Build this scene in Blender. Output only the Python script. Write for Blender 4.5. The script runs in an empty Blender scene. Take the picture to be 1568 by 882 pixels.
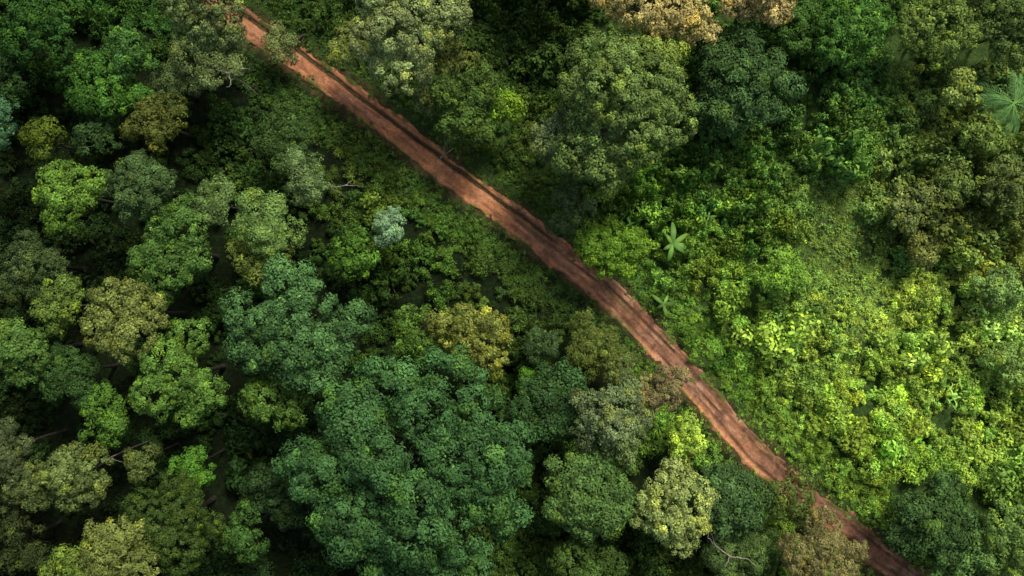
import bpy, math, numpy as np
from mathutils import Vector
rng=np.random.default_rng(11)
H=100.0; S=14.0
K=np.array([1.66,1.5,1.12])            # photo colour -> albedo gain
def P(px,py,z=0.0):
    f=(H-z)/H
    return (px-784)/S*f,(441-py)/S*f
def lin(c):
    c=np.asarray(c,float)/255.0
    return np.where(c<=0.04045,c/12.92,((c+0.055)/1.055)**2.4)
def hsh(ix,iy,seed):
    n=(ix.astype(np.int64)*374761393+iy.astype(np.int64)*668265263+seed*974711)&0xffffffff
    n=((n^(n>>13))*1274126177)&0xffffffff
    n=n^(n>>16)
    return (n&0xffffff)/float(0xffffff)
def vn(x,y,seed=0):
    x=np.asarray(x,float);y=np.asarray(y,float)
    ix=np.floor(x);iy=np.floor(y);fx=x-ix;fy=y-iy
    fx=fx*fx*(3-2*fx);fy=fy*fy*(3-2*fy)
    a=hsh(ix,iy,seed);b=hsh(ix+1,iy,seed);c=hsh(ix,iy+1,seed);d=hsh(ix+1,iy+1,seed)
    return (a*(1-fx)+b*fx)*(1-fy)+(c*(1-fx)+d*fx)*fy
def fbm(x,y,seed=0,o=4):
    s=0;a=0.5;t=0
    for i in range(o):
        s=s+a*vn(x*2**i,y*2**i,seed+i*17);t+=a;a*=0.5
    return s/t
def sst(x,a,b):
    t=np.clip((x-a)/(b-a),0,1);return t*t*(3-2*t)
def nrm(v): return v/np.maximum(np.linalg.norm(v,axis=-1,keepdims=True),1e-9)

scene=bpy.context.scene
scene.view_settings.view_transform='Standard'
scene.view_settings.look='None'
scene.view_settings.exposure=0

# ------------------------------------------------------------ materials
def newmat(name):
    m=bpy.data.materials.new(name);m.use_nodes=True
    nt=m.node_tree;nt.nodes.clear();return m,nt
def N(nt,t,**k):
    n=nt.nodes.new(t)
    for a,b in k.items(): setattr(n,a,b)
    return n
def leaf_material(name,rough=0.6,trans=0.18,spec=0.12):
    m,nt=newmat(name);L=nt.links.new
    at=N(nt,'ShaderNodeAttribute',attribute_type='INSTANCER',attribute_name='tint')
    lc=N(nt,'ShaderNodeAttribute',attribute_type='GEOMETRY',attribute_name='leafc')
    sp=N(nt,'ShaderNodeSeparateColor');L(lc.outputs['Color'],sp.inputs[0])
    yl=N(nt,'ShaderNodeVectorMath',operation='MULTIPLY');L(at.outputs['Vector'],yl.inputs[0]);yl.inputs[1].default_value=(1.9,1.65,0.8)
    mx=N(nt,'ShaderNodeMix',data_type='RGBA');L(sp.outputs[1],mx.inputs['Factor']);L(at.outputs['Vector'],mx.inputs['A']);L(yl.outputs[0],mx.inputs['B'])
    sc=N(nt,'ShaderNodeVectorMath',operation='SCALE');L(mx.outputs['Result'],sc.inputs[0]);L(sp.outputs[0],sc.inputs['Scale'])
    b=N(nt,'ShaderNodeBsdfPrincipled');L(sc.outputs[0],b.inputs['Base Color']);b.inputs['Roughness'].default_value=rough
    b.inputs['Specular IOR Level'].default_value=spec
    o=N(nt,'ShaderNodeOutputMaterial')
    if trans>0:
        t=N(nt,'ShaderNodeBsdfTranslucent')
        tc=N(nt,'ShaderNodeVectorMath',operation='MULTIPLY');L(sc.outputs[0],tc.inputs[0]);tc.inputs[1].default_value=(1.1,1.2,0.5);L(tc.outputs[0],t.inputs[0])
        ms=N(nt,'ShaderNodeMixShader');ms.inputs[0].default_value=trans
        L(b.outputs[0],ms.inputs[1]);L(t.outputs[0],ms.inputs[2]);L(ms.outputs[0],o.inputs[0])
    else: L(b.outputs[0],o.inputs[0])
    return m
M_leaf=leaf_material('foliage',.65,0,.1)
M_gloss=leaf_material('broad_leaf',0.5,0.18,0.2)
def bark(name,c1,c2):
    m,nt=newmat(name);L=nt.links.new
    tc=N(nt,'ShaderNodeTexCoord');no=N(nt,'ShaderNodeTexNoise');no.inputs['Scale'].default_value=3;no.inputs['Detail'].default_value=6
    L(tc.outputs['Object'],no.inputs[0]);r=N(nt,'ShaderNodeValToRGB');r.color_ramp.elements[0].color=(*c1,1);r.color_ramp.elements[1].color=(*c2,1)
    r.color_ramp.elements[0].position=.35;r.color_ramp.elements[1].position=.65
    L(no.outputs[0],r.inputs[0]);b=N(nt,'ShaderNodeBsdfPrincipled');b.inputs['Roughness'].default_value=.9;L(r.outputs[0],b.inputs['Base Color'])
    bp=N(nt,'ShaderNodeBump');bp.inputs['Strength'].default_value=.5;L(no.outputs[0],bp.inputs['Height']);L(bp.outputs[0],b.inputs['Normal'])
    o=N(nt,'ShaderNodeOutputMaterial');L(b.outputs[0],o.inputs[0]);return m
M_bark=bark('bark',(0.025,0.022,0.016),(0.07,0.06,0.04))
M_pale=bark('pale_bark',(0.22,0.19,0.15),(0.42,0.38,0.32))

# ------------------------------------------------------------ mesh helpers
class Geo:
    def __init__(s): s.V=[];s.F=[];s.M=[];s.C=[];s.n=0
    def add(s,V,F,m,C=None):
        if len(V)==0:return
        s.V.append(V);s.F.append(F+s.n);s.M.append(np.full(len(F),m,np.int32))
        if C is None: C=np.tile([1.,0,0,1],(len(V),1))
        s.C.append(C);s.n+=len(V)
    def mesh(s,name,mats):
        V=np.concatenate(s.V).astype(np.float32);F=np.concatenate(s.F).astype(np.int32);Mi=np.concatenate(s.M);C=np.concatenate(s.C).astype(np.float32)
        me=bpy.data.meshes.new(name);me.vertices.add(len(V));me.vertices.foreach_set('co',V.ravel())
        me.loops.add(F.size);me.polygons.add(len(F))
        me.polygons.foreach_set('loop_start',np.arange(0,F.size,4,dtype=np.int32))
        me.loops.foreach_set('vertex_index',F.ravel())
        for m in mats: me.materials.append(m)
        me.polygons.foreach_set('material_index',Mi)
        a=me.attributes.new('leafc','FLOAT_COLOR','POINT');a.data.foreach_set('color',C.ravel())
        me.update();me.validate();return me
def tube(pts,rad,ns=6):
    pts=np.asarray(pts,float);n=len(pts)
    t=nrm(np.gradient(pts,axis=0));ref=np.where(np.abs(t[:,2:3])>.9,[[1.,0,0]],[[0,0,1.]])
    a=nrm(np.cross(t,ref));b=np.cross(t,a)
    th=np.arange(ns)/ns*2*np.pi
    V=(pts[:,None]+np.asarray(rad)[:,None,None]*(np.cos(th)[None,:,None]*a[:,None]+np.sin(th)[None,:,None]*b[:,None])).reshape(-1,3)
    i=np.arange(n-1)[:,None]*ns;j=np.arange(ns)[None];k=(j+1)%ns
    F=np.stack([i+j,i+k,i+ns+k,i+ns+j],-1).reshape(-1,4)
    return V,F
def leaves(g,pos,nor,size,asp,bright,yel,mat):
    n=len(pos)
    nor=nrm(nor);r=rng.normal(size=(n,3));t=nrm(np.cross(nor,r));b=np.cross(nor,t)
    L=size[:,None];W=L*asp
    v0=pos-t*L*.5;v2=pos+t*L*.5-nor*L*.12
    v1=pos+b*W*.5+nor*L*.1;v3=pos-b*W*.5+nor*L*.1
    V=np.stack([v0,v1,v2,v3],1).reshape(-1,3)
    F=np.arange(4*n).reshape(-1,4)
    C=np.zeros((n,4));C[:,0]=bright;C[:,1]=yel;C[:,3]=1
    g.add(V,F,mat,np.repeat(C,4,0))
def golden(n):
    i=np.arange(n)+.5;ph=np.pi*(1+5**.5)*i+rng.uniform(0,6);z=1-2*i/n;r=np.sqrt(1-z*z)
    return np.stack([r*np.cos(ph),r*np.sin(ph),z],1)
# flatness, lobe size, clump radius, leaf size, leaf aspect, leaf density, fresh-tip share, clumps kept, irregularity, clump spacing
ST={
 'cauli':dict(flat=.66,lf=.34,cr=.55,ls=.24,asp=.62,den=1.0,tip=.12,keep=.95,irr=.34,sp=2.4,ha=.75),
 'giant':dict(flat=.52,lf=.19,cr=.92,ls=.34,asp=.5,den=1.05,tip=.12,keep=.88,irr=.75,sp=2.6,ha=.22),
 'layer':dict(flat=.55,lf=.24,cr=.84,ls=.33,asp=.5,den=1.05,tip=.07,keep=.9,irr=.6,sp=2.4,ha=.45),
 'umb':  dict(flat=.20,lf=.30,cr=.62,ls=.24,asp=.5,den=.8,tip=.06,keep=.74,irr=.6,sp=2.1,ha=1),
 'loose':dict(flat=.60,lf=.32,cr=.58,ls=.30,asp=.5,den=.85,tip=.15,keep=.78,irr=.65,sp=2.1,ha=1),
 'fine': dict(flat=.62,lf=.32,cr=.45,ls=.20,asp=.55,den=.85,tip=.10,keep=.9,irr=.45,sp=2.2,ha=.8),
}
def crown(g,R,z0,st):
    s=ST[st];nl=max(6,int(1.3/(s['lf']**2)*(1 if R>3 else .65)))
    i=np.arange(nl)+.5;h=s['ha']
    rr=R*(1-s['lf']*.72)*np.sqrt(i/nl)*rng.uniform(1-.2*h,1+.14*h,nl);ph=i*2.39996+rng.uniform(0,6)+rng.normal(0,.25,nl)
    lob=1+h*(.13*np.sin(ph*2+rng.uniform(0,6))+.12*np.sin(ph*3+rng.uniform(0,6))+.07*np.sin(ph*5+rng.uniform(0,6)))
    rr=rr*lob
    zc=z0+R*s['flat']*(1-(np.minimum(rr/R,1))**2)*rng.uniform(.72,1.1,nl)+rng.normal(0,.07*R,nl)
    LC=np.stack([rr*np.cos(ph),rr*np.sin(ph),zc],1);LR=R*s['lf']*rng.uniform(.68,1.25,nl)
    vs=.8 if st!='umb' else .38
    cs=[];on=[]
    for k in range(nl):
        cr=s['cr'];n=int(4*np.pi*LR[k]**2*.85/(cr*cr*s['sp']))+5
        d=golden(n)+rng.normal(0,.14,(n,3));d=nrm(d);d=d[d[:,2]>-.25]
        p=LC[k]+d*LR[k]*np.array([1,1,vs])*rng.uniform(1-s['irr']*.5,1.12,(len(d),1))
        ok=rng.random(len(d))<s['keep']
        for j in range(nl):
            if j==k: continue
            q=(p-LC[j])/(LR[j]*np.array([1,1,vs]));ok&=np.linalg.norm(q,axis=1)>.8
        cs.append(p[ok]);on.append(d[ok])
    cs=np.concatenate(cs);on=np.concatenate(on);nc=len(cs)
    crr=s['cr']*np.exp(rng.normal(-.05,.25,nc));cb=np.exp(rng.normal(0,.22,nc));cy=(rng.random(nc)<s['tip'])*rng.uniform(.3,.9,nc)
    per=np.maximum(8,(s['den']*2*np.pi*crr**2*.9/(s['ls']**2*s['asp']*.5))).astype(int)
    idx=np.repeat(np.arange(nc),per);m=len(idx)
    el_=rng.uniform(.78,1.3,(nc,3))
    d=nrm(rng.normal(size=(m,3))+on[idx]*.7+np.array([0,0,.35]))
    rad=rng.uniform(.35,1.0,m)**.5*rng.uniform(.88,1.18,m)
    pos=cs[idx]+d*(crr[idx]*rad)[:,None]*el_[idx]*np.array([1,1,.95 if st!='umb' else .45])
    nor=d*1.25+on[idx]*.3+np.array([0,0,.15])+rng.normal(0,.33,(m,3))
    br=cb[idx]*rng.uniform(.6,1.45,m);ye=np.clip(cy[idx]*rng.uniform(.3,1,m)+(rng.random(m)<.06)*.6,0,1)
    leaves(g,pos,nor,s['ls']*rng.uniform(.6,1.35,m),s['asp'],br,ye,1)
    return LC,LR
def tree_mesh(name,R,zc,st,base=(0,0,0)):
    g=Geo();LC,LR=crown(g,R,zc,st)
    hb=max(.4,zc-.6*R);rt=.03*R+.04
    bend=rng.normal(0,.04*R,(5,2));bend[0]=0;bend=np.cumsum(bend,0)*.5
    tp=[]
    for i in range(5):
        k=(1-i/4.)
        tp.append((bend[i][0]+base[0]*k,bend[i][1]+base[1]*k,base[2]-.6+(hb-base[2]+.6)*i/4))
    V,F=tube(tp,np.linspace(rt*1.5,rt*.8,5)*np.array([1.3,1,1,1,1]),8);g.add(V,F,0)
    top=np.array(tp[-1])
    for c,r in zip(LC,LR):
        mid=top*.5+c*.5+np.array([0,0,-.12*R])+rng.normal(0,.05*R,3)
        q=[top+(mid-top)*t*2 if t<.5 else mid+(c-mid)*(t-.5)*2 for t in (0,.25,.5,.75,1)]
        V,F=tube(q,np.linspace(rt*.5,rt*.12,5),5);g.add(V,F,0)
        for _ in range(3):
            e=c+rng.normal(0,.4,3)*r-np.array([0,0,.2*r]);V,F=tube([mid,(mid+e)/2+[0,0,.1],e],[rt*.2,rt*.13,rt*.05],4);g.add(V,F,0)
    return g.mesh(name,[M_bark,M_leaf])
def link(o,parent=None):
    scene.collection.objects.link(o)
    if parent:o.parent=parent
    return o

# ------------------------------------------------------------ road path
rp=[(-420,-420),(-220,-330),(0,-210),(200,-85),(285,-30),(362,28),(448,84),(520,136),(600,194),(655,239),(720,288),(790,338),(850,383),(905,425),(955,472),(1003,522),(1053,578),(1100,632),(1150,688),(1197,731),(1250,777),(1310,822),(1370,868),(1430,912),(1560,1005),(1760,1120),(2050,1290)]
rp=np.array([P(*p) for p in rp])
def catmull(p,n=40):
    out=[]
    q=np.vstack([2*p[0]-p[1],p,2*p[-1]-p[-2]])
    for i in range(1,len(q)-2):
        t=np.linspace(0,1,n,endpoint=False)[:,None]
        a,b,c,d=q[i-1],q[i],q[i+1],q[i+2]
        out.append(.5*((2*b)+(-a+c)*t+(2*a-5*b+4*c-d)*t**2+(-a+3*b-3*c+d)*t**3))
    return np.vstack(out)
rc=catmull(rp)
sl=np.r_[0,np.cumsum(np.linalg.norm(np.diff(rc,axis=0),axis=1))]
ss=np.arange(0,sl[-1],.1)
rc=np.stack([np.interp(ss,sl,rc[:,0]),np.interp(ss,sl,rc[:,1])],1)
tg=nrm(np.gradient(rc,axis=0));nn=np.stack([-tg[:,1],tg[:,0]],1)
rcs=rc[::5];nns=nn[::5];sss=ss[::5]
def road_d(x,y):
    x=np.atleast_1d(x).ravel();y=np.atleast_1d(y).ravel();D=np.empty(len(x));Sx=np.empty(len(x))
    for i in range(0,len(x),8000):
        a=x[i:i+8000,None]-rcs[None,:,0];b=y[i:i+8000,None]-rcs[None,:,1]
        d=a*a+b*b;k=d.argmin(1);r=np.arange(len(k))
        dist=np.sqrt(d[r,k]);sg=a[r,k]*nns[k,0]+b[r,k]*nns[k,1]
        D[i:i+8000]=np.where(dist<3,sg,np.sign(sg)*dist);Sx[i:i+8000]=sss[k]
    return D,Sx
def Lh(x,y):
    return (fbm(x/60+5,y/60+9,3,2)-.5)*2.0
def terr(x,y,d=None):
    if d is None:d,_=road_d(x,y)
    d=d.reshape(np.shape(x));a=np.abs(d)
    z=Lh(x,y)
    z=z+(fbm(x/5,y/5,21,4)-.5)*1.6*sst(a,2.5,9)+(fbm(x*1.3,y*1.3,33,3)-.5)*.32
    z=z-.28*(1-sst(a+(fbm(x*.5,y*.5,40,4)-.5)*2.3,1.15,1.95))
    z=z-2.5*sst(-d,6,40)      # falls away on the south-west side
    return z

# ------------------------------------------------------------ ground
def axis(a,step,far):
    c=list(np.arange(-a,a+1e-6,step));e=step;x=a;o=[]
    while x<far: e*=1.25;x+=e;o.append(x)
    return np.array([-v for v in o[::-1]]+c+o)
gx=axis(66,.35,1500);gy=axis(42,.35,1500)
X,Y=np.meshgrid(gx,gy);dd,_=road_d(X,Y);Z=terr(X,Y,dd)
far=sst(np.maximum(np.abs(X),np.abs(Y)),100,160)
Z=Z*(1-far)
g=Geo();V=np.stack([X.ravel(),Y.ravel(),Z.ravel()],1);nx=len(gx);ny=len(gy)
i=np.arange(ny-1)[:,None]*nx;j=np.arange(nx-1)[None]
F=np.stack([i+j,i+j+1,i+nx+j+1,i+nx+j],-1).reshape(-1,4)
ad=np.abs(dd.ravel());C=np.zeros((len(V),4));C[:,0]=1-sst(ad+(fbm(V[:,0]*.7,V[:,1]*.7,51,3)-.5)*2.4,1.4,2.5);C[:,3]=1
def clear_mask(x,y):
    m=0
    for (px,py,rx,ry) in [(1275,300,42,50),(1285,360,56,58),(1300,430,58,52),(1330,490,52,42),(1262,400,40,60),(1300,560,30,30)]:
        a,b=P(px,py,0);q=((x-a)/(rx/S))**2+((y-b)/(ry/S))**2
        m=np.maximum(m,1-sst(np.sqrt(q)+(fbm(x*.6,y*.6,61,3)-.5)*1.1,.65,1.15))
    return m
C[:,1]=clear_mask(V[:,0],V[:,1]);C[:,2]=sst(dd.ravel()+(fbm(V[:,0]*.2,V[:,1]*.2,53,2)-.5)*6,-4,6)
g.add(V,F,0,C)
m,nt=newmat('forest_floor');L=nt.links.new
tc=N(nt,'ShaderNodeTexCoord');at=N(nt,'ShaderNodeAttribute',attribute_name='leafc');sp=N(nt,'ShaderNodeSeparateColor');L(at.outputs['Color'],sp.inputs[0])
n1=N(nt,'ShaderNodeTexNoise');n1.inputs['Scale'].default_value=1.6;n1.inputs['Detail'].default_value=9;n1.inputs['Roughness'].default_value=.75;L(tc.outputs['Object'],n1.inputs[0])
r1=N(nt,'ShaderNodeValToRGB');e=r1.color_ramp.elements;e[0].position=.35;e[0].color=(.009,.012,.006,1);e[1].position=.66;e[1].color=(.02,.045,.011,1);x=e.new(.5);x.color=(.012,.02,.007,1);L(n1.outputs[0],r1.inputs[0])  # left-side floor, darkened in colour for the shaded gaps between crowns
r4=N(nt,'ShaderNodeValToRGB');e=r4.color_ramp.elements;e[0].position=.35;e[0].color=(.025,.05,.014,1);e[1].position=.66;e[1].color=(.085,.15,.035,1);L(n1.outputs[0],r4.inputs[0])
n2=N(nt,'ShaderNodeTexNoise');n2.inputs['Scale'].default_value=3.5;n2.inputs['Detail'].default_value=8;L(tc.outputs['Object'],n2.inputs[0])
r2=N(nt,'ShaderNodeValToRGB');e=r2.color_ramp.elements;e[0].position=.35;e[0].color=(.045,.045,.018,1);e[1].position=.7;e[1].color=(.14,.09,.045,1);L(n2.outputs[0],r2.inputs[0])
r3=N(nt,'ShaderNodeValToRGB');e=r3.color_ramp.elements;e[0].position=.3;e[0].color=(.045,.07,.02,1);e[1].position=.7;e[1].color=(.12,.18,.05,1);L(n2.outputs[0],r3.inputs[0])
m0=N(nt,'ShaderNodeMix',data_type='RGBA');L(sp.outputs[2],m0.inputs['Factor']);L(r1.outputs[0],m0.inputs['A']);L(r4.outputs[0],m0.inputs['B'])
ma=N(nt,'ShaderNodeMix',data_type='RGBA');L(sp.outputs[0],ma.inputs['Factor']);L(m0.outputs['Result'],ma.inputs['A']);L(r2.outputs[0],ma.inputs['B'])
mb=N(nt,'ShaderNodeMix',data_type='RGBA');L(sp.outputs[1],mb.inputs['Factor']);L(ma.outputs['Result'],mb.inputs['A']);L(r3.outputs[0],mb.inputs['B'])
b=N(nt,'ShaderNodeBsdfPrincipled');b.inputs['Roughness'].default_value=.95;b.inputs['Specular IOR Level'].default_value=.1;L(mb.outputs['Result'],b.inputs['Base Color'])
bp=N(nt,'ShaderNodeBump');bp.inputs['Strength'].default_value=.8;bp.inputs['Distance'].default_value=.2;L(n2.outputs[0],bp.inputs['Height']);L(bp.outputs[0],b.inputs['Normal'])
o=N(nt,'ShaderNodeOutputMaterial');L(b.outputs[0],o.inputs[0])
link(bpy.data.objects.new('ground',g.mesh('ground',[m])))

# ------------------------------------------------------------ road
us=np.arange(-2.5,2.5001,.055);nu=len(us);ns_=len(ss)
U,SS=np.meshgrid(us,ss)
XX=rc[:,0][:,None]+nn[:,0][:,None]*U;YY=rc[:,1][:,None]+nn[:,1][:,None]*U
pxs=XX*S+784          # along-road position (used to vary the wear)
t_low=sst(pxs,740,940);t_top=1-sst(pxs,760,900)
wob=(fbm(SS/7,SS*0+3,71,3)-.5)*.5
rl=-.72+wob;rr_=.62+wob
gl=np.exp(-((U-rl)/(.15+.12*vn(SS/4,SS*0,72)))**2)*(.3+.8*vn(SS/3,SS*0,73));gr=np.exp(-((U-rr_)/(.15+.14*vn(SS/4,SS*0,74)))**2)*(.3+.8*vn(SS/3,SS*0+9,74))
ch=np.exp(-((U-(.62+wob*1.2+.35*(vn(SS/2.5,SS*0,75)-.5)))/(.13+.14*vn(SS/2,SS*0,76)))**2)*t_top*sst(vn(SS/6,SS*0,77)+.2*sst(pxs,480,540),.12,.4)
ext=np.exp(-((U-(.02+wob*.6+.5*(vn(SS/5,SS*0,79)-.5)))/.12)**2)*t_low*sst(vn(SS/3,SS*0,78),.35,.75)
det=(fbm(XX*3,YY*3,81,4)-.5)
streak=(fbm(SS/1.8+40,U*3.2,83,4)-.5)
blot=fbm(XX*1.1,YY*1.1,84,4)
zr=-.05-.12*gl*(.35+.65*t_low)-.16*gr-.30*ch-.11*ext+.13*det+.05*streak+.05*(fbm(SS/1.3,U*2,85,3)-.5)
nar=.28*(1-sst(pxs,400,600))
edge=sst(np.abs(U)+nar+(fbm(XX*.5,YY*.5,87,4)-.5)*1.7,1.25,2.2)
zr=zr-.5*edge+.10*np.exp(-((np.abs(U)-1.35)/.2)**2)*vn(SS/2,np.sign(U)*3,88)*1.5
ZZ=Lh(XX,YY)+zr
org=lin((214,144,98));brn=lin((162,118,92));drk=lin((76,60,48));pnk=lin((214,168,136));moss=lin((84,100,48))
def mixc(a,b,t): return a*(1-t[...,None])+b*t[...,None]
C0=np.broadcast_to(org,(ns_,nu,3)).copy()
C0=mixc(C0,brn,np.clip(t_low*.7+sst(fbm(XX*.35,YY*.35,91,3),.48,.7)*.5+.5*sst(pxs,520,400),0,1))
C0=mixc(C0,pnk,np.clip(sst(streak,.03,.2)*(.3+.35*t_low),0,1))
C0=mixc(C0,brn*.6,np.clip(sst(-streak,.03,.22)*.5,0,1))
C0=mixc(C0,brn*.5,sst(blot,.52,.68)*(.35+.35*t_low))
C0=mixc(C0,drk,np.clip(gl*(.15+.65*t_low)+gr*(.3+.5*t_low)+ch*1.0+ext*.8,0,.95))
mid=np.exp(-((U-.1)/.4)**2)*sst(fbm(SS/3,U*1.5,97,3),.45,.62)
C0=mixc(C0,lin((90,84,54)),mid*.7*sst(pxs,660,820)*(1-sst(pxs,980,1100)))
C0=mixc(C0,lin((230,160,112)),np.exp(-((U+1.2)/.25)**2)*sst(pxs,960,1010)*(1-sst(pxs,1180,1240))*.9)
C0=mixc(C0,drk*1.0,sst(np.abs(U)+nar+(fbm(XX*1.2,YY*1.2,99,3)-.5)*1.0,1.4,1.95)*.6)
C0=mixc(C0,moss,sst(fbm(XX*.7,YY*.7,101,4),.47,.6)*sst(np.abs(U)+nar,.8,1.5)*.85)
C0=C0*(1+.7*det[...,None])
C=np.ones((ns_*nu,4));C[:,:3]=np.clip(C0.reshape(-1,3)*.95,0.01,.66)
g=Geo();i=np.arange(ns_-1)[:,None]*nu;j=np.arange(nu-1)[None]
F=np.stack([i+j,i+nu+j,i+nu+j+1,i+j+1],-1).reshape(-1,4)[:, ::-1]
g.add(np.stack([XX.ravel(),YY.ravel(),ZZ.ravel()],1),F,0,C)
m,nt=newmat('red_dirt');L=nt.links.new
at=N(nt,'ShaderNodeAttribute',attribute_name='leafc');tc=N(nt,'ShaderNodeTexCoord')
n2=N(nt,'ShaderNodeTexNoise');n2.inputs['Scale'].default_value=6;n2.inputs['Detail'].default_value=8;n2.inputs['Roughness'].default_value=.7;L(tc.outputs['Object'],n2.inputs[0])
mr=N(nt,'ShaderNodeMapRange');mr.inputs['From Min'].default_value=.3;mr.inputs['From Max'].default_value=.7;mr.inputs['To Min'].default_value=.6;mr.inputs['To Max'].default_value=1.3;L(n2.outputs[0],mr.inputs[0])
sc=N(nt,'ShaderNodeVectorMath',operation='SCALE');L(at.outputs['Color'],sc.inputs[0]);L(mr.outputs[0],sc.inputs['Scale'])
b=N(nt,'ShaderNodeBsdfPrincipled');b.inputs['Roughness'].default_value=.85;b.inputs['Specular IOR Level'].default_value=.12;L(sc.outputs[0],b.inputs['Base Color'])
bp=N(nt,'ShaderNodeBump');bp.inputs['Strength'].default_value=.6;bp.inputs['Distance'].default_value=.07;L(n2.outputs[0],bp.inputs['Height']);L(bp.outputs[0],b.inputs['Normal'])
o=N(nt,'ShaderNodeOutputMaterial');L(b.outputs[0],o.inputs[0])
link(bpy.data.objects.new('dirt_road',g.mesh('dirt_road',[m])))

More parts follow.
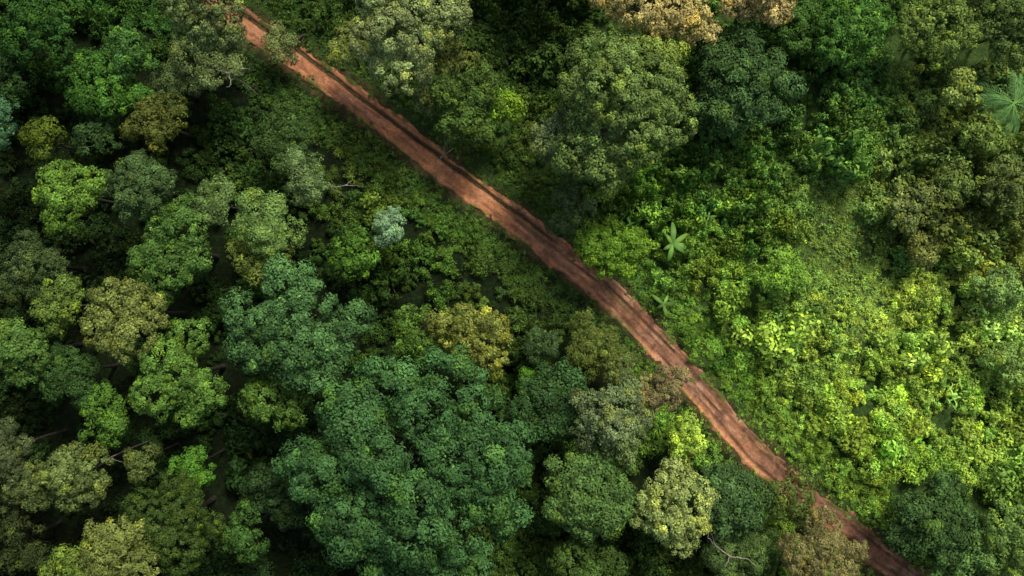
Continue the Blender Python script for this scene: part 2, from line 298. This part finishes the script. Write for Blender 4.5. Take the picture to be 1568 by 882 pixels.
# ------------------------------------------------------------ individual trees  (px,py,r,zc,style,colour,name)
T=[
(636,722,188,13,'giant',(54,90,56),'giant_rainforest_tree'),
(458,503,100,11,'layer',(62,98,62),'rainforest_tree'),
(726,515,54,9,'cauli',(100,114,60),'flowering_tree'),
(640,505,45,7,'loose',(68,100,46),'broadleaf_tree'),
(208,485,64,11,'cauli',(92,108,62),'broadleaf_tree'),
(112,298,52,10,'cauli',(82,118,52),'broadleaf_tree'),
(218,285,52,9,'fine',(62,88,56),'broadleaf_tree'),
(280,578,74,10,'cauli',(76,112,54),'broadleaf_tree'),
(280,388,70,9,'cauli',(62,94,48),'broadleaf_tree'),
(92,468,42,10,'cauli',(78,104,52),'broadleaf_tree'),
(58,408,54,8,'fine',(58,78,50),'broadleaf_tree'),
(247,188,46,8,'loose',(72,84,42),'broadleaf_tree'),
(412,345,55,11,'umb',(92,124,72),'umbrella_tree'),
(330,312,36,11,'umb',(84,112,70),'umbrella_tree'),
(470,272,42,11,'umb',(84,110,74),'umbrella_tree'),
(405,395,46,8,'loose',(86,106,54),'broadleaf_tree'),
(440,215,50,7,'umb',(56,82,46),'umbrella_tree'),
(597,347,28,6,'fine',(108,146,120),'silver_leaf_tree'),
(8,190,40,10,'cauli',(56,92,70),'broadleaf_tree'),
(35,538,50,10,'cauli',(68,100,52),'broadleaf_tree'),
(112,572,48,8,'fine',(52,82,46),'broadleaf_tree'),
(165,638,43,8,'loose',(66,102,44),'broadleaf_tree'),
(122,722,50,10,'cauli',(82,102,62),'broadleaf_tree'),
(55,745,40,8,'cauli',(70,88,54),'broadleaf_tree'),
(215,705,26,8,'cauli',(70,88,52),'broadleaf_tree'),
(302,712,34,6,'loose',(66,110,44),'broadleaf_tree'),
(275,800,78,8,'fine',(52,74,36),'broadleaf_tree'),
(185,850,66,10,'cauli',(92,108,62),'broadleaf_tree'),
(120,870,45,8,'loose',(86,112,52),'broadleaf_tree'),
(380,815,44,7,'loose',(52,84,44),'broadleaf_tree'),
(425,602,50,8,'loose',(70,102,50),'broadleaf_tree'),
(18,685,44,9,'fine',(66,82,58),'broadleaf_tree'),
(165,140,52,7,'loose',(58,98,42),'broadleaf_tree'),
(205,85,45,7,'loose',(60,98,52),'broadleaf_tree'),
(75,60,70,6,'loose',(42,76,36),'broadleaf_tree'),
(75,215,35,6,'loose',(68,90,36),'broadleaf_tree'),
(320,85,58,9,'umb',(88,108,72),'umbrella_tree'),
(325,8,66,9,'cauli',(86,106,70),'broadleaf_tree'),
(432,66,30,4,'umb',(92,110,72),'umbrella_tree'),
(270,130,40,6,'umb',(78,100,66),'umbrella_tree'),
(545,392,36,5,'loose',(66,104,44),'broadleaf_tree'),
(815,582,24,4,'fine',(72,118,42),'broadleaf_tree'),
(828,525,30,5,'fine',(58,84,54),'broadleaf_tree'),
(632,40,94,10,'cauli',(106,126,88),'broadleaf_tree'),
(535,78,36,6,'fine',(100,118,66),'broadleaf_tree'),
(690,90,36,7,'loose',(86,100,54),'broadleaf_tree'),
(712,168,60,6,'loose',(62,88,44),'broadleaf_tree'),
(772,165,28,6,'loose',(90,126,44),'broadleaf_tree'),
(655,150,22,5,'loose',(92,110,70),'broadleaf_tree'),
(935,180,122,11,'cauli',(84,110,64),'rainforest_tree'),
(985,100,58,12.5,'cauli',(102,126,64),'broadleaf_tree'),
(860,215,50,10,'cauli',(86,106,76),'broadleaf_tree'),
(1000,8,96,11,'cauli',(152,148,104),'flowering_tree'),
(1165,-14,56,9,'cauli',(148,142,104),'flowering_tree'),
(1130,130,80,7,'layer',(58,88,54),'broadleaf_tree'),
(930,380,50,5,'cauli',(84,122,44),'broadleaf_tree'),
(870,325,40,5,'fine',(64,86,56),'broadleaf_tree'),
(1030,772,66,9,'cauli',(122,144,92),'broadleaf_tree'),
(938,625,60,9,'cauli',(88,108,80),'broadleaf_tree'),
(950,668,38,10,'cauli',(86,108,70),'broadleaf_tree'),
(1015,592,42,8,'fine',(112,110,84),'dry_leaf_tree'),
(1055,665,30,5,'loose',(134,168,78),'broadleaf_tree'),
(905,745,74,8,'layer',(72,104,60),'rainforest_tree'),
(1115,755,56,7,'layer',(60,90,56),'broadleaf_tree'),
(1130,850,60,6,'umb',(68,94,56),'umbrella_tree'),
(1252,840,68,7,'fine',(106,108,76),'dry_leaf_tree'),
(1425,790,70,6,'layer',(58,88,52),'broadleaf_tree'),
(1470,845,55,6,'layer',(82,118,70),'broadleaf_tree'),
(1548,830,62,8,'cauli',(90,122,68),'broadleaf_tree'),
(910,530,46,5,'fine',(78,96,50),'broadleaf_tree'),
(945,560,34,6,'fine',(82,100,60),'broadleaf_tree'),
(850,610,52,6,'layer',(48,78,48),'broadleaf_tree'),
(1205,760,44,5,'loose',(74,94,50),'broadleaf_tree'),
(1290,50,60,5,'loose',(66,106,50),'broadleaf_tree'),
(1425,50,58,6,'loose',(88,114,60),'broadleaf_tree'),
(1530,50,56,6,'loose',(72,96,54),'broadleaf_tree'),
(1210,40,48,5,'loose',(62,96,48),'broadleaf_tree'),
(1465,135,32,5,'loose',(112,136,76),'broadleaf_tree'),
(1390,320,42,4,'loose',(88,106,66),'broadleaf_tree'),
(1405,378,32,3.5,'loose',(98,112,66),'broadleaf_tree'),
(1500,200,40,4,'loose',(92,118,60),'broadleaf_tree'),
(1530,285,44,4,'loose',(82,102,60),'broadleaf_tree'),
(1455,280,34,3.5,'loose',(80,102,56),'broadleaf_tree'),
(1522,440,40,4,'loose',(100,134,80),'broadleaf_tree'),
(1312,240,30,3.5,'loose',(82,122,56),'broadleaf_tree'),
(1200,425,34,3.5,'loose',(96,138,58),'broadleaf_tree'),
(1545,560,38,4,'loose',(102,134,76),'broadleaf_tree'),
(905,870,60,5,'loose',(56,82,42),'broadleaf_tree'),
(20,120,50,5,'loose',(38,64,34),'broadleaf_tree'),
(150,210,40,6,'loose',(46,72,42),'broadleaf_tree'),
(440,750,56,6,'loose',(38,60,36),'broadleaf_tree'),
(30,830,55,6,'loose',(44,58,34),'broadleaf_tree'),
(790,640,40,6,'loose',(44,72,42),'broadleaf_tree'),
]
def push_off_road(x,y,z,mind=2.9):
    d,_=road_d(np.array([x]),np.array([y]));d=float(d[0])
    if abs(d)>=mind: return (0,0,0)
    k=int(((rcs[:,0]-x)**2+(rcs[:,1]-y)**2).argmin());s=1 if d>0 else -1
    bx,by=nns[k]*(s*mind-d)
    return (float(bx),float(by),float(terr(np.array([x+bx]),np.array([y+by]))[0])-z)
TREES=[];protos=[]
for k,(px,py,r,zc,st,col,nm) in enumerate(T):
    x,y=P(px,py,zc);R=r/S*(H-zc)/H
    z=float(terr(np.array([x]),np.array([y]))[0])
    me=tree_mesh(nm,R,zc-z,st,push_off_road(x,y,z))
    o=bpy.data.objects.new(nm,me);o.location=(x,y,z);o['tint']=[float(v) for v in lin(col)*K]
    link(o);TREES.append((x,y,R,zc))
    if 3.2<R<5.6 and st in('cauli','loose','fine') and len(protos)<8: protos.append(me)

# ------------------------------------------------------------ banana plants, palm, bare branches
def strap(g,base,ang,Ln,W,rise,droop,mat,bri,nseg=9,ye=0.):
    t=np.linspace(0,1,nseg);dr=np.array([math.cos(ang),math.sin(ang),0]);sd=np.array([-math.sin(ang),math.cos(ang),0])
    c=base+dr*(t*Ln*(1-.12*t))[:,None]+np.array([0,0,1.])*((rise*t-droop*t*t)*Ln)[:,None]
    w=W*np.sin(np.pi*np.clip(t*.93+.05,0,1))**.6
    a=c+sd*(w*.5)[:,None]-np.array([0,0,.12*W]);b=c-sd*(w*.5)[:,None]-np.array([0,0,.12*W])
    V=np.concatenate([a,c,b]);i=np.arange(nseg-1);n=nseg
    F=np.concatenate([np.stack([i,i+1,i+1+n,i+n],1),np.stack([i+n,i+n+1,i+1+2*n,i+2*n],1)])
    C=np.tile([bri,ye,0,1.],(3*n,1));C[n:2*n,0]=bri*1.3
    g.add(V,F,mat,C)
def banana(px,py,Ln,h,col,leafs):
    x,y=P(px,py,h);z=float(terr(np.array([x]),np.array([y]))[0]);g=Geo()
    V,F=tube([(0,0,-.3),(0.03,0,h*.5-z*.5),(0,0,h-z)],[.2,.16,.09],8);g.add(V,F,0)
    for a,l in leafs:
        strap(g,np.array([0,0,h-z]),math.radians(a)+rng.uniform(-.1,.1),Ln*l,.22*Ln*l**.5,rng.uniform(.2,1.0),rng.uniform(.6,1.1),1,rng.uniform(.5,1.1),9,rng.uniform(0,.3))
    o=bpy.data.objects.new('banana_plant',g.mesh('banana_plant',[M_bark,M_gloss]));o.location=(x,y,z);o['tint']=[float(v) for v in lin(col)*K];link(o)
banana(1030,374,2.6,3.6,(90,134,70),[(-10,1.1),(-38,.7),(40,.9),(88,1.05),(118,.55),(205,.5),(262,.8)])
banana(1016,466,1.8,2.8,(84,124,68),[(5,1),(62,.7),(140,1),(215,.6),(285,.85)])
banana(1085,332,1.1,2.2,(90,132,72),[(10,1),(80,.6),(150,.9),(250,.7)])
def palm(px,py,Ln,h,col):
    x,y=P(px,py,h);z=float(terr(np.array([x]),np.array([y]))[0]);g=Geo()
    V,F=tube([(0,0,-.4),(.15,.05,h*.3),(.1,0,h*.7),(0,0,h-z)],[.28,.2,.17,.15],9);g.add(V,F,0)
    for i in range(14):
        a=i*2.4+rng.uniform(-.25,.25);l=Ln*rng.uniform(.65,1.05);ri=rng.uniform(.2,.9);dr=rng.uniform(.5,1.0)
        t=np.linspace(0,1,12);d=np.array([math.cos(a),math.sin(a),0])
        c=np.array([0,0,h-z])+d*(t*l)[:,None]+np.array([0,0,1.])*((ri*t-dr*t*t)*l)[:,None]
        V,F=tube(c,np.linspace(.05,.012,12),4);g.add(V,F,1,np.tile([1.3,.4,0,1.],(len(V),1)))
        for q in np.linspace(.08,1,22):
            b0=np.array([np.interp(q,t,c[:,m_]) for m_ in range(3)])
            for s_ in(-1,1):
                strap(g,b0,a+s_*(1.0-.5*q),l*.24*math.sin(math.pi*(q*.8+.12)),.07,rng.uniform(-.1,.25),.7,1,rng.uniform(.6,1.3),4)
    o=bpy.data.objects.new('palm_tree',g.mesh('palm_tree',[M_bark,M_gloss]));o.location=(x,y,z);o['tint']=[float(v) for v in lin(col)*K];link(o)
palm(1552,158,4.4,6.5,(88,132,84))
def bare(px,py,h,segs,r0=.1):
    x,y=P(px,py,h);z=float(terr(np.array([x]),np.array([y]))[0]);g=Geo();bo=push_off_road(x,y,z,2.6)
    V,F=tube([(bo[0],bo[1],bo[2]-.4),(.1+bo[0]*.5,.1+bo[1]*.5,(h-z)*.5),(0,0,h-z)],[r0*1.5,r0*1.2,r0],7);g.add(V,F,0)
    for sg in segs:
        q=[];
        for (a,b) in sg: q.append(((a-px)/S*.9,(py-b)/S*.9,h-z+.12*len(q)))
        q=np.array(q);tt=np.linspace(0,len(q)-1,len(q)*4);qq=np.stack([np.interp(tt,np.arange(len(q)),q[:,m_]) for m_ in range(3)],1)+rng.normal(0,.04,(len(tt),3))
        V,F=tube(qq,np.linspace(r0,r0*.25,len(qq)),5);g.add(V,F,0)
    o=bpy.data.objects.new('bare_tree',g.mesh('bare_tree',[M_pale]));o.location=(x,y,z);link(o)
bare(1118,852,8,[[(1118,852),(1095,835),(1085,808),(1103,806)],[(1095,835),(1082,822),(1087,795)],[(1118,852),(1145,855),(1160,868)],[(1118,852),(1108,870)]],.075)
bare(350,112,10,[[(350,112),(330,106),(312,108)],[(350,112),(355,130),(348,135)],[(350,112),(372,104),(385,108)]],.06)
bare(165,702,10,[[(165,702),(145,704),(138,716)],[(165,702),(188,707)],[(145,704),(138,697)]],.05)
bare(500,287,11,[[(500,287),(528,284),(556,286)],[(500,287),(480,292)],[(528,284),(540,276)]],.055)
bare(675,242,3,[[(675,242),(682,222),(680,205)],[(675,242),(668,262)]],.035)

# ------------------------------------------------------------ undergrowth prototypes
def coll(name,meshes):
    c=bpy.data.collections.new(name)
    for i,me in enumerate(meshes):
        o=bpy.data.objects.new('%s_%02d'%(name,i),me);c.objects.link(o)
    return c
def bush(R,ls,asp,n,lob,mat=M_leaf,tall=.9,tip=.12):
    g=Geo()
    lc=np.concatenate([rng.normal(0,.45*R,(lob,2)),rng.uniform(.3,.8,(lob,1))*R*tall],1);lr=R*rng.uniform(.25,.55,lob)
    k=rng.choice(lob,n,p=lr**2/(lr**2).sum());d=nrm(rng.normal(size=(n,3))+[0,0,.6])
    pos=lc[k]+d*(lr[k]*rng.uniform(.45,1.15,n)**.6)[:,None]
    pos[:,2]=np.maximum(pos[:,2],.02)
    lb=rng.uniform(.75,1.3,lob)[k]
    leaves(g,pos,d*1.1+np.array([0,0,.2])+rng.normal(0,.4,(n,3)),ls*rng.uniform(.6,1.4,n),asp,lb*rng.uniform(.6,1.45,n),(rng.random(n)<tip)*.6,1)
    for c in lc:
        V,F=tube([(0,0,-.1),c*[.4,.4,.6],c],[.04,.03,.015],4);g.add(V,F,0)
    return g.mesh('bush',[M_bark,mat])
def rosette(n,Ln,W,mat=M_gloss):
    g=Geo()
    for i in range(n):
        strap(g,np.array([rng.normal(0,.25),rng.normal(0,.25),rng.uniform(.1,.9)]),rng.uniform(0,6.3),Ln*rng.uniform(.4,1.2),W,rng.uniform(.3,1.6),rng.uniform(.5,1.3),1,rng.uniform(.5,1.2),6)
    return g.mesh('rosette',[M_bark,mat])
def tuft(n,Ln,rad,W=.03):
    g=Geo()
    for i in range(n):
        strap(g,np.array([*rng.normal(0,rad*.5,2),0.]),rng.uniform(0,6.3),Ln*rng.uniform(.5,1.1),W,rng.uniform(.7,2.0),rng.uniform(.4,1.1),1,rng.uniform(.65,1.4),4)
    return g.mesh('tuft',[M_bark,M_leaf])
bushes=[bush(1,.20,.6,720,9),bush(1.05,.26,.5,500,10),bush(.95,.32,.42,340,9,M_gloss),bush(1.1,.17,.6,900,13),
        bush(.9,.23,.4,500,8,M_leaf,1.3),bush(1,.40,.5,210,8,M_gloss),rosette(24,.8,.13),bush(1.0,.19,.5,660,12,M_leaf,1.2,.22),bush(1.2,.21,.5,700,18,M_leaf,.6)]
BW=np.array([.15,.15,.15,.12,.13,.08,.03,.1,.09])
tufts=[tuft(50,.55,.45,.045),tuft(40,.4,.5,.05),bush(.42,.14,.6,140,7,M_leaf,.6),bush(.45,.19,.5,90,6,M_gloss,.6)]
CB=coll('bush',bushes);CT=coll('grass_tuft',tufts);CF=coll('tree_form',protos)

def scatter_obj(name,pts,rot,scl,tint,idx,col):
    me=bpy.data.meshes.new(name);me.vertices.add(len(pts));me.vertices.foreach_set('co',pts.astype(np.float32).ravel())
    for nm,ty,d,key in(('rot','FLOAT_VECTOR',rot,'vector'),('scl','FLOAT_VECTOR',scl,'vector'),('tint','FLOAT_VECTOR',tint,'vector'),('idx','INT',idx,'value')):
        a=me.attributes.new(nm,ty,'POINT');a.data.foreach_set(key,(d.astype(np.int32) if ty=='INT' else d.astype(np.float32)).ravel())
    o=bpy.data.objects.new(name,me);link(o)
    ng=bpy.data.node_groups.new(name+'_scatter','GeometryNodeTree')
    ng.interface.new_socket('Geometry',in_out='INPUT',socket_type='NodeSocketGeometry');ng.interface.new_socket('Geometry',in_out='OUTPUT',socket_type='NodeSocketGeometry')
    gi=ng.nodes.new('NodeGroupInput');go=ng.nodes.new('NodeGroupOutput');ci=ng.nodes.new('GeometryNodeCollectionInfo')
    ci.inputs['Collection'].default_value=col;ci.inputs['Separate Children'].default_value=True;ci.inputs['Reset Children'].default_value=True
    ip=ng.nodes.new('GeometryNodeInstanceOnPoints');ip.inputs['Pick Instance'].default_value=True
    def na(nm,ty):
        n=ng.nodes.new('GeometryNodeInputNamedAttribute');n.data_type=ty;n.inputs['Name'].default_value=nm;return n.outputs['Attribute']
    L=ng.links.new
    L(gi.outputs[0],ip.inputs['Points']);L(ci.outputs[0],ip.inputs['Instance']);L(na('idx','INT'),ip.inputs['Instance Index'])
    L(na('rot','FLOAT_VECTOR'),ip.inputs['Rotation']);L(na('scl','FLOAT_VECTOR'),ip.inputs['Scale']);L(ip.outputs[0],go.inputs[0])
    md=o.modifiers.new('scatter','NODES');md.node_group=ng;print(name,len(pts));return o

# vegetation colour across the site, with crown shade painted in on the left
CP=[(100,60,44,76,34),(60,250,28,46,24),(200,380,32,52,26),(100,620,28,48,24),(300,650,32,56,28),(60,840,26,38,20),(400,180,48,74,36),(480,420,40,68,32),
(560,260,66,92,42),(680,380,64,96,42),(760,440,62,88,42),(600,450,40,66,30),(800,260,62,86,40),(760,60,44,68,34),(880,300,62,92,40),(1000,330,86,126,56),
(1100,250,78,116,56),(1130,400,94,132,60),(1180,130,60,92,50),(1290,60,66,106,52),(1280,180,82,120,62),(1280,350,94,124,64),(1230,520,114,146,72),
(1400,480,134,164,80),(1430,620,124,156,74),(1300,640,124,158,70),(1540,500,118,148,80),(1540,350,98,120,68),(1400,300,90,110,60),(1450,100,86,110,58),
(1540,60,68,90,50),(1520,700,112,148,72),(1380,700,106,144,62),(1100,560,84,122,50),(1250,720,92,128,56),(850,500,46,70,34),(1000,850,46,70,34),(500,850,30,50,28)]
CPx=np.array([P(c[0],c[1]) for c in CP]);CPc=lin(np.array([c[2:] for c in CP]))
def field(x,y):
    d=(x[:,None]-CPx[None,:,0])**2+(y[:,None]-CPx[None,:,1])**2
    w=1/(d+6)**2;w/=w.sum(1,keepdims=True);return w@CPc
def jitter_grid(x0,x1,y0,y1,sp):
    a,b=np.meshgrid(np.arange(x0,x1,sp),np.arange(y0,y1,sp));a=a.ravel();b=b.ravel()
    return a+rng.uniform(-.55,.55,len(a))*sp,b+rng.uniform(-.55,.55,len(a))*sp
def tintvar(c,n,a=.28):
    v=np.exp(rng.normal(0,a,(n,1)));h=rng.normal(0,.07,(n,1));c=c*v
    return c*np.concatenate([1+h*1.4,1+h*.2,1-h],1)
def under_crown(x,y,frac=.72,zmin=5.5):
    u=np.zeros(len(x),bool)
    for a,b,R,zc in TREES:
        if zc>=zmin: u|=((x-a)**2+(y-b)**2)<(R*frac)**2
    return u
# bushes
x,y=jitter_grid(-66,66,-42,42,1.0)
d,_=road_d(x,y);cm=clear_mask(x,y)
vl=(d<0)&(d>-6.5)&(x<14)&(x>-25)
lo=np.where(d>0,2.4,2.5)+(fbm(x*.25,y*.25,111,3)-.5)*2.6+np.where(vl,.5,0)
dens=np.where(d>0,.70,.42)+.4*sst(fbm(x*.16,y*.16,113,3),.35,.6)
keep=(np.abs(d)>lo)&(cm<.2)&(rng.random(len(x))<dens)&~(under_crown(x,y)&(rng.random(len(x))<.95))
x=x[keep];y=y[keep];d=d[keep];n=len(x)
sz=np.exp(rng.normal(-.2,.36,n))*(.45+.62*sst(np.abs(d),2,9))
z=terr(x,y,d)-.1
tall=sst(fbm(x*.12,y*.12,117,3),.45,.7)*rng.uniform(0,1.5,n)*sst(np.abs(d),5,11)*np.where(y<-2,.5,1)
idx=rng.choice(len(bushes),n,p=BW/BW.sum())
sc=np.stack([sz,sz,sz*rng.uniform(.8,1.4,n)*(1+tall)],1)
tint=tintvar(field(x,y),n,.28)*K*1.1
yl=(rng.random(n)<.05)&(d>0);tint[yl]=tint[yl]*np.array([1.4,1.28,1.05])
scatter_obj('undergrowth',np.stack([x,y,z],1),np.stack([rng.normal(0,.15,n),rng.normal(0,.15,n),rng.uniform(0,6.3,n)],1),sc,tint,idx,CB)
# grass
x,y=jitter_grid(-64,64,-40,40,.45)
d,sx_=road_d(x,y);cm=clear_mask(x,y);a=np.abs(d)
near=(a<6.0)&(a>1.5-.25*(x<-15)+(fbm(x*.5,y*.5,121,4)-.5)*2.3)
cen=(np.abs(d-.1)<.35)&(fbm(x*.35,y*.35,123,2)>.56)&(x>-8)
keep=((near|(cm>.1))&(rng.random(len(x))<.7))|(cen&(rng.random(len(x))<.35))
x=x[keep];y=y[keep];d=d[keep];cm=cm[keep];n=len(x)
sz=rng.uniform(.5,1.2,n)*(.5+.6*sst(np.abs(d),1.4,4));idx=rng.choice(4,n,p=[.30,.24,.27,.19])
tint=tintvar(field(x,y)*1.15,n,.3)*K
scatter_obj('grass',np.stack([x,y,terr(x,y,d)-.03+.14*(np.abs(d)<1.6)],1),np.stack([rng.normal(0,.1,n),rng.normal(0,.1,n),rng.uniform(0,6.3,n)],1),np.stack([sz,sz,sz],1),tint,idx,CT)
# surrounding forest
x,y=jitter_grid(-112,112,-82,82,6.6);d,_=road_d(x,y)
inside=(np.abs(x)<59)&(np.abs(y)<35)
keep=(~inside)&(np.abs(d)>6)
x=x[keep];y=y[keep];d=d[keep];n=len(x);sz=rng.uniform(.7,1.15,n)
ff=field(np.clip(x,-56,56),np.clip(y,-31,31))*.5+lin((80,108,56))*.5
scatter_obj('forest',np.stack([x,y,terr(x,y,d)-rng.uniform(0,2,n)-1.0*(x>0)],1),np.stack([x*0,x*0,rng.uniform(0,6.3,n)],1),np.stack([sz,sz,sz*np.where(d>0,.75,1)],1),tintvar(ff,n,.2)*K,rng.integers(0,len(protos),n),CF)

# ------------------------------------------------------------ light and camera
el=math.radians(54);az=math.radians(28)
w=bpy.data.worlds.new('World');scene.world=w;w.use_nodes=True;nt=w.node_tree
bg=nt.nodes['Background'];sk=nt.nodes.new('ShaderNodeTexSky');sk.sky_type='NISHITA';sk.sun_disc=False;sk.sun_elevation=el;sk.sun_rotation=az
sk.air_density=1.0;sk.dust_density=4.0;nt.links.new(sk.outputs[0],bg.inputs[0]);bg.inputs[1].default_value=.10
sd=bpy.data.lights.new('sun','SUN');sd.energy=2.5;sd.angle=math.radians(12);sd.color=(1,.94,.80)
so=bpy.data.objects.new('sun',sd);link(so)
dv=Vector((math.sin(az)*math.cos(el),math.cos(az)*math.cos(el),math.sin(el)))
so.rotation_euler=dv.to_track_quat('Z','Y').to_euler();so.location=dv*120
cd=bpy.data.cameras.new('camera');co=bpy.data.objects.new('camera',cd);link(co)
co.location=(0,0,H);co.rotation_euler=(0,0,0);cd.sensor_width=36;cd.lens=36*H/112.0;cd.clip_end=5000
scene.camera=co
print('quads',sum(len(m.polygons) for m in bpy.data.meshes))
